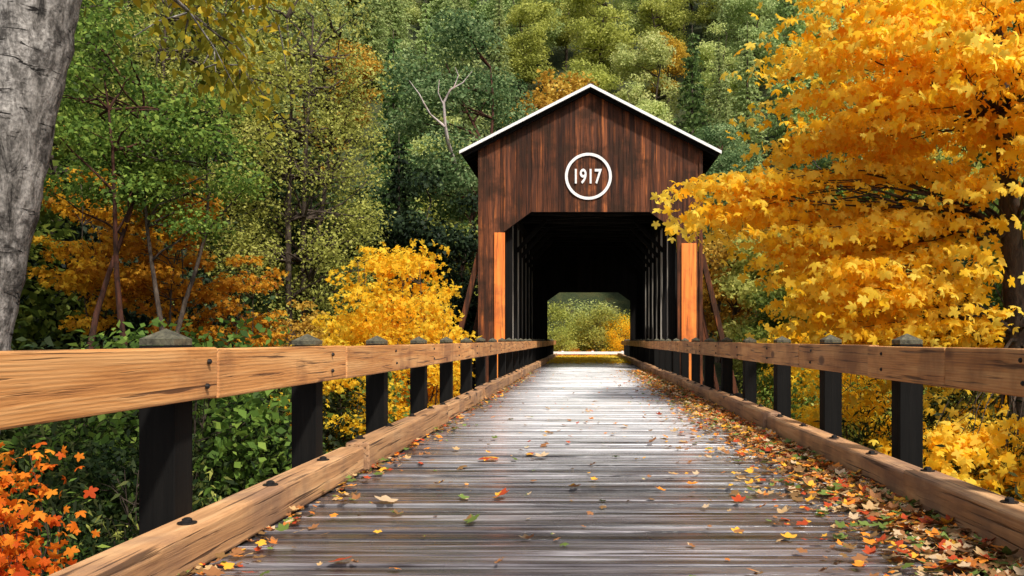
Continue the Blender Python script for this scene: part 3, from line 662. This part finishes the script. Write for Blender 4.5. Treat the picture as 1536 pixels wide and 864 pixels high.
# ------------------------------------------------------------------ big golden maple
rs = np.random.RandomState(99)
TX, TY = 7.45, 14.6; gz = float(th(TX, TY))
e = empty('bigleaf_maple', (TX, TY, gz)); tag(e, 'large golden orange bigleaf maple overhanging the bridge deck', 'tree')
wb = MB()
trunk = [(7.6,14.6,gz-.5),(7.45,14.6,-1),(7.25,14.5,1.2),(7.2,14.6,3.0),(7.1,14.7,5.0),(7.0,14.7,7.5),(7.1,14.6,10)]
wb.tube(trunk, [.27,.24,.20,.17,.14,.09,.04], 10, .06, R)
ell = [((6.8,15.2,7.0),(3.2,3.6,4.2),76), ((5.2,14.9,6.4),(1.4,1.2,1.5),23), ((6.5,15.2,5.0),(2.7,2.0,1.7),25), ((3.15,16.0,3.9),(1.15,1.1,.40),15), ((4.3,15.8,3.2),(1.8,1.3,.6),22), ((5.4,16.0,2.3),(2.0,1.6,.65),19),
       ((5.1,14.4,2.5),(1.4,.8,.8),15), ((6.4,14.0,1.9),(1.4,.6,.7),13), ((6.2,14.3,3.4),(1.5,.7,.7),12), ((4.9,15.0,1.4),(1.1,1.0,.5),11),
       ((6.9,16.0,.8),(1.9,1.8,1.3),26), ((4.7,16.0,4.9),(1.3,1.4,.9),14), ((7.4,14.5,-1.2),(1.7,1.8,1.3),18), ((6.4,13.4,-.4),(1.3,1.0,.8),16), ((6.7,13.0,5.6),(1.9,1.0,1.6),19), ((7.6,12.6,4.4),(1.2,.9,.7),7), ((5.9,12.8,6.4),(1.6,1.0,1.2),13)]
P = []; O = []
for (c, r, nn) in ell:
    for i in range(nn):
        d = rs.normal(size=3); d /= np.linalg.norm(d); f = rs.uniform(.2,1)**.55
        cen = np.array(c)+d*np.array(r)*f
        k = int(np.argmin([abs(q[2]-max(.3, cen[2]-.5)) for q in trunk])); st = trunk[k]
        pp = path(st, cen, rs, 6, rs.uniform(.0,.16), .05)
        if i % 3 == 0: wb.tube(pp, [.040,.034,.027,.020,.013,.008,.004], 5)
        else: wb.tube(pp[3:], [.013,.010,.007,.004], 4)
        m_ = int(rs.uniform(46,82))
        dirv = cen-np.array(st); dirv[2] *= .3; dirv /= np.linalg.norm(dirv)
        al = rs.normal(size=m_)*.58; ac = rs.normal(size=m_)*.34
        perp = np.array([-dirv[1], dirv[0], 0]); perp /= np.linalg.norm(perp)
        w = np.outer(al, dirv) + np.outer(ac, perp); w[:,2] += rs.normal(size=m_)*.045 - .26*np.maximum(0, al)**1.3 - .18*np.abs(ac)
        P.append(cen + w); O.append(w)
P = np.concatenate(P); O = np.concatenate(O)
keep = ~((np.abs(P[:,0]-7.15) < .50) & (P[:,1] < 15.1) & (P[:,2] > -.2) & (P[:,2] < 3.9))
keep &= ~((P[:,0] < 2.75) & (P[:,2] < 3.0)); keep &= P[:,0] > 1.3
P = P[keep]; O = O[keep]
print('maple leaves', len(P))
ow = O*.5; ow[:,1] -= .5; ow[:,0] += .15
me = leaves('maple_crown', P, .116*rs.uniform(.6,1.35,len(P)), T_MAPLE, rs, .55, ow, rs.uniform(.2,2.6,len(P)), None, np.tile(np.array([-.3,0,-1.1]), (len(P),1)))
obj('crown', me, e, F_gold, (-TX,-TY,-gz)); obj('trunk', wb.mesh('maple_trunk', True), e, M_bark, (-TX,-TY,-gz))

# ------------------------------------------------------------------ alder trunk near the camera
gz = float(th(-4.4, 6))
e = empty('alder_tree', (-4.4, 6, gz)); tag(e, 'pale grey barked alder with leaning trunk beside the railing', 'tree')
wb = MB(); tp = []; rad = []
key = [(gz-.4,-4.80,.34),(-1,-4.60,.30),(.3,-4.43,.275),(1.2,-4.30,.262),(2.0,-4.13,.258),(2.8,-3.95,.255),(3.6,-3.79,.252),(5,-3.5,.23),(7,-3.3,.19),(10,-3.1,.1)]
for i in range(len(key)-1):
    for t in (0,.15,.3,.45,.6,.75,.9):
        tp.append((key[i][1]*(1-t)+key[i+1][1]*t+R.uniform(-.010,.010), 6+R.uniform(-.01,.01), key[i][0]*(1-t)+key[i+1][0]*t)); rad.append((key[i][2]*(1-t)+key[i+1][2]*t)*R.uniform(.975,1.04))
wb.tube(tp, rad, 30, .024, R)
obr = [((-3.7,6,3.9),(-3.4,8.5,3.9)),((-3.5,6,5),(-2.7,8.6,4.7)),((-3.5,6,5),(-3.6,9.6,4.9)),((-3.4,6,6),(-4.8,9.4,5.2)),((-3.4,6,6),(-2.6,5,7.2)),((-3.3,6,7),(-4.8,6.4,8.4)),((-3.5,6,5),(-3.2,9.0,4.5)),((-3.5,6,5.2),(-4.3,10.0,4.6)),((-3.5,6,5.2),(-4.0,9.0,4.3))]
P = []; 
for a, b_ in obr:
    pp = path(a, b_, rs, 6, .08, .04); wb.tube(pp, [.035,.03,.025,.02,.015,.01,.005], 6)
    for i in range(10):
        q = np.array(pp[rs.randint(3,7)]); tip = q+rs.normal(size=3)*np.array([.5,.4,.2])+np.array([0,0,-.3])
        wb.tube([tuple(q), tuple((q+tip)/2+[0,0,.05]), tuple(tip)], [.010,.007,.003], 4)
        m_ = 30; t = rs.uniform(.1,1.1,m_)[:,None]; P.append(q*(1-t)+tip*t+rs.normal(size=(m_,3))*.09)
P = np.concatenate(P)
T_OVAL = (np.array([(0,0,0),(.22,.25,.04),(.27,.5,.05),(.16,.8,.02),(0,1,-.06),(-.16,.8,.02),(-.27,.5,.05),(-.22,.25,.04)]), [(0,1,2,3,4,5,6,7)])
me = leaves('alder_crown', P, .11*rs.uniform(.6,1.2,len(P)), T_OVAL, rs, .3, None, None, None, np.tile(np.array([0,0,-1.2]),(len(P),1)))
F_alder = leafmat('alder_leaves', [(.15,(.08,.11,.015)),(.5,(.38,.34,.03)),(.85,(.80,.52,.04))], .5, 0)
obj('crown', me, e, F_alder, (4.4,-6,-gz)); obj('trunk', wb.mesh('alder_trunk', True), e, M_alder, (4.4,-6,-gz))

# maple saplings under the near railing
def sapling(x, y, ells, label, mat, nl=26, tm=T_MAPLE, ls=.055):
    gz = float(th(x, y)); e = empty('maple_sapling', (x, y, gz)); tag(e, label, 'sapling'); wb = MB(); P = []
    for (c, r, nn) in ells:
        for i in range(nn):
            d = rs.normal(size=3); d /= np.linalg.norm(d); cen = np.array(c)+d*np.array(r)*rs.uniform(.2,1)**.5
            wb.tube(path((x,y,gz-.2), cen, rs, 6, .02, .05), [.014,.013,.011,.009,.007,.005,.002], 5)
            w = rs.normal(size=(nl,3))*np.array([.18,.16,.05]); w[:,2] -= .35*np.abs(w[:,0]); P.append(cen+w)
    P = np.concatenate(P)
    me = leaves('sapling_crown', P, ls*rs.uniform(.6,1.3,len(P)), tm, rs, .6, np.tile(np.array([.1,-.4,0]),(len(P),1)), rs.uniform(.2,2.4,len(P)), None, np.tile(np.array([0,-.3,-.9]),(len(P),1)))
    obj('crown', me, e, mat, (-x,-y,-gz)); obj('trunk', wb.mesh('sapling_stems', True), e, M_bark, (-x,-y,-gz))
sapling(-3.7, 5.2, [((-3.75,5.2,.40),(.35,.5,.20),9), ((-3.45,4.9,.05),(.45,.5,.28),20), ((-3.15,4.7,-.38),(.6,.5,.33),28)], 'bright orange maple sapling below the railing', F_orange, 26, T_MAPLE, .045)
sapling(-4.6, 7.5, [((-4.6,7.5,-.9),(1.2,1.0,.9),34)], 'thin leaved green sapling growing below the railing', F_under, 24, T_THIN, .09)
sapling(-5.2, 10.5, [((-5.0,10.5,-1.2),(1.4,1.2,1.0),30)], 'thin leaved green sapling growing below the railing', F_lime, 8, T_THIN, .10)
sapling(5.6, 7.6, [((5.3,7.8,-.1),(1.0,1.2,.6),22), ((5.0,7.4,-.9),(1.0,1.2,.6),14)], 'orange yellow maple sapling below the railing', F_gold, 24, T_MAPLE, .06)

# ------------------------------------------------------------------ fallen leaves
def tmpl_fallen():
    pts = [(-90,.10),(-60,.38),(-38,.66),(-20,.52),(-5,.56),(8,.72),(28,.92),(45,.74),(58,.62),(70,.78),(90,1.0),(110,.78),(122,.62),(135,.74),(152,.92),(172,.72),(185,.56),(200,.52),(218,.66),(240,.38)]
    v = [(0,.0,0)]+[(r*math.cos(math.radians(a)), r*math.sin(math.radians(a)), .35*r*r) for a, r in pts]
    n = len(pts); return np.array(v), [(0, 1+i, 1+(i+1) % n) for i in range(n)]
TF = tmpl_fallen(); rs = np.random.RandomState(4)
def litter(specs, extra, mat, label):
    pos = []; siz = []
    for n, xf, y0, y1, smin, smax, zmax, p in specs:
        for i in range(n):
            y = y0+(y1-y0)*rs.uniform()**p; pos.append((xf(), y, .014+rs.uniform(0,zmax))); siz.append(rs.uniform(smin,smax))
    for x, y, s in extra: pos.append((x,y,.03)); siz.append(s)
    pos = np.array(pos)
    me = leaves('fallen_leaves', pos, np.array(siz), TF, rs, 3.0, None, rs.uniform(-.8,1.8,len(pos)))
    tag(obj('fallen_leaves', me, None, mat), label, kind='stuff')
litter([(7800, lambda: 2.30-abs(rs.normal())*.27, 3.0, 33, .025, .075, .055, 1.3),
        (2300, lambda: 2.1-abs(rs.normal())*.43, 3.0, 33, .02, .065, .03, 1.4),
        (800, lambda: -1.96+abs(rs.normal())*.14, 3.2, 33, .02, .06, .05, 1.3),
        (460, lambda: rs.uniform(-1.9,2.4), 3.5, 33, .014, .045, .006, 1.3),
        (40, lambda: rs.uniform(-1.8,2.0), 5, 18, .05, .08, .01, 1.2)],
       ((-.95,8.6,.14),(-.45,8.8,.10),(-.65,6.5,.10),(-.1,6.9,.07),(-.75,5.6,.08),(.75,9.9,.10),(-1.45,6.3,.11),(1.5,6.8,.10),(-1.3,4.6,.08)), F_litter, 'scattered fallen maple leaves on the wet deck')
litter([(6500, lambda: rs.uniform(-1.95,2.35), 43, 62.3, .05, .10, .07, .8)], (), F_gold, 'carpet of orange leaves at the far end of the deck')

# ------------------------------------------------------------------ light, sky, camera
AZ, EL = math.radians(146), math.radians(50)
w = bpy.data.worlds.new('World'); scene.world = w; w.use_nodes = True; nt = w.node_tree
bg = nt.nodes['Background']; sky = nt.nodes.new('ShaderNodeTexSky'); sky.sky_type = 'NISHITA'; sky.sun_disc = False; sky.sun_elevation = EL; sky.sun_rotation = AZ
sky.dust_density = 3.0; sky.air_density = 1.0
hsv = nt.nodes.new('ShaderNodeHueSaturation'); hsv.inputs['Saturation'].default_value = .55; nt.links.new(sky.outputs[0], hsv.inputs['Color'])
nt.links.new(hsv.outputs[0], bg.inputs[0]); bg.inputs[1].default_value = .15
sd = bpy.data.lights.new('sun', 'SUN'); sd.energy = 5.0; sd.angle = math.radians(3.5); sd.color = (1,.95,.86)
so = bpy.data.objects.new('sun', sd); link(so)
d = Vector((math.sin(AZ)*math.cos(EL), math.cos(AZ)*math.cos(EL), math.sin(EL))); so.rotation_euler = d.to_track_quat('Z', 'Y').to_euler(); so.location = d*60
cd = bpy.data.cameras.new('camera'); co = bpy.data.objects.new('camera', cd); link(co)
co.location = (0,0,1.2); co.rotation_euler = (math.radians(90),0,0)
cd.lens = 36*1297/1536; cd.sensor_width = 36; cd.shift_x = -110/1536; cd.shift_y = 78/1536; cd.clip_end = 3000; cd.clip_start = .05
scene.camera = co
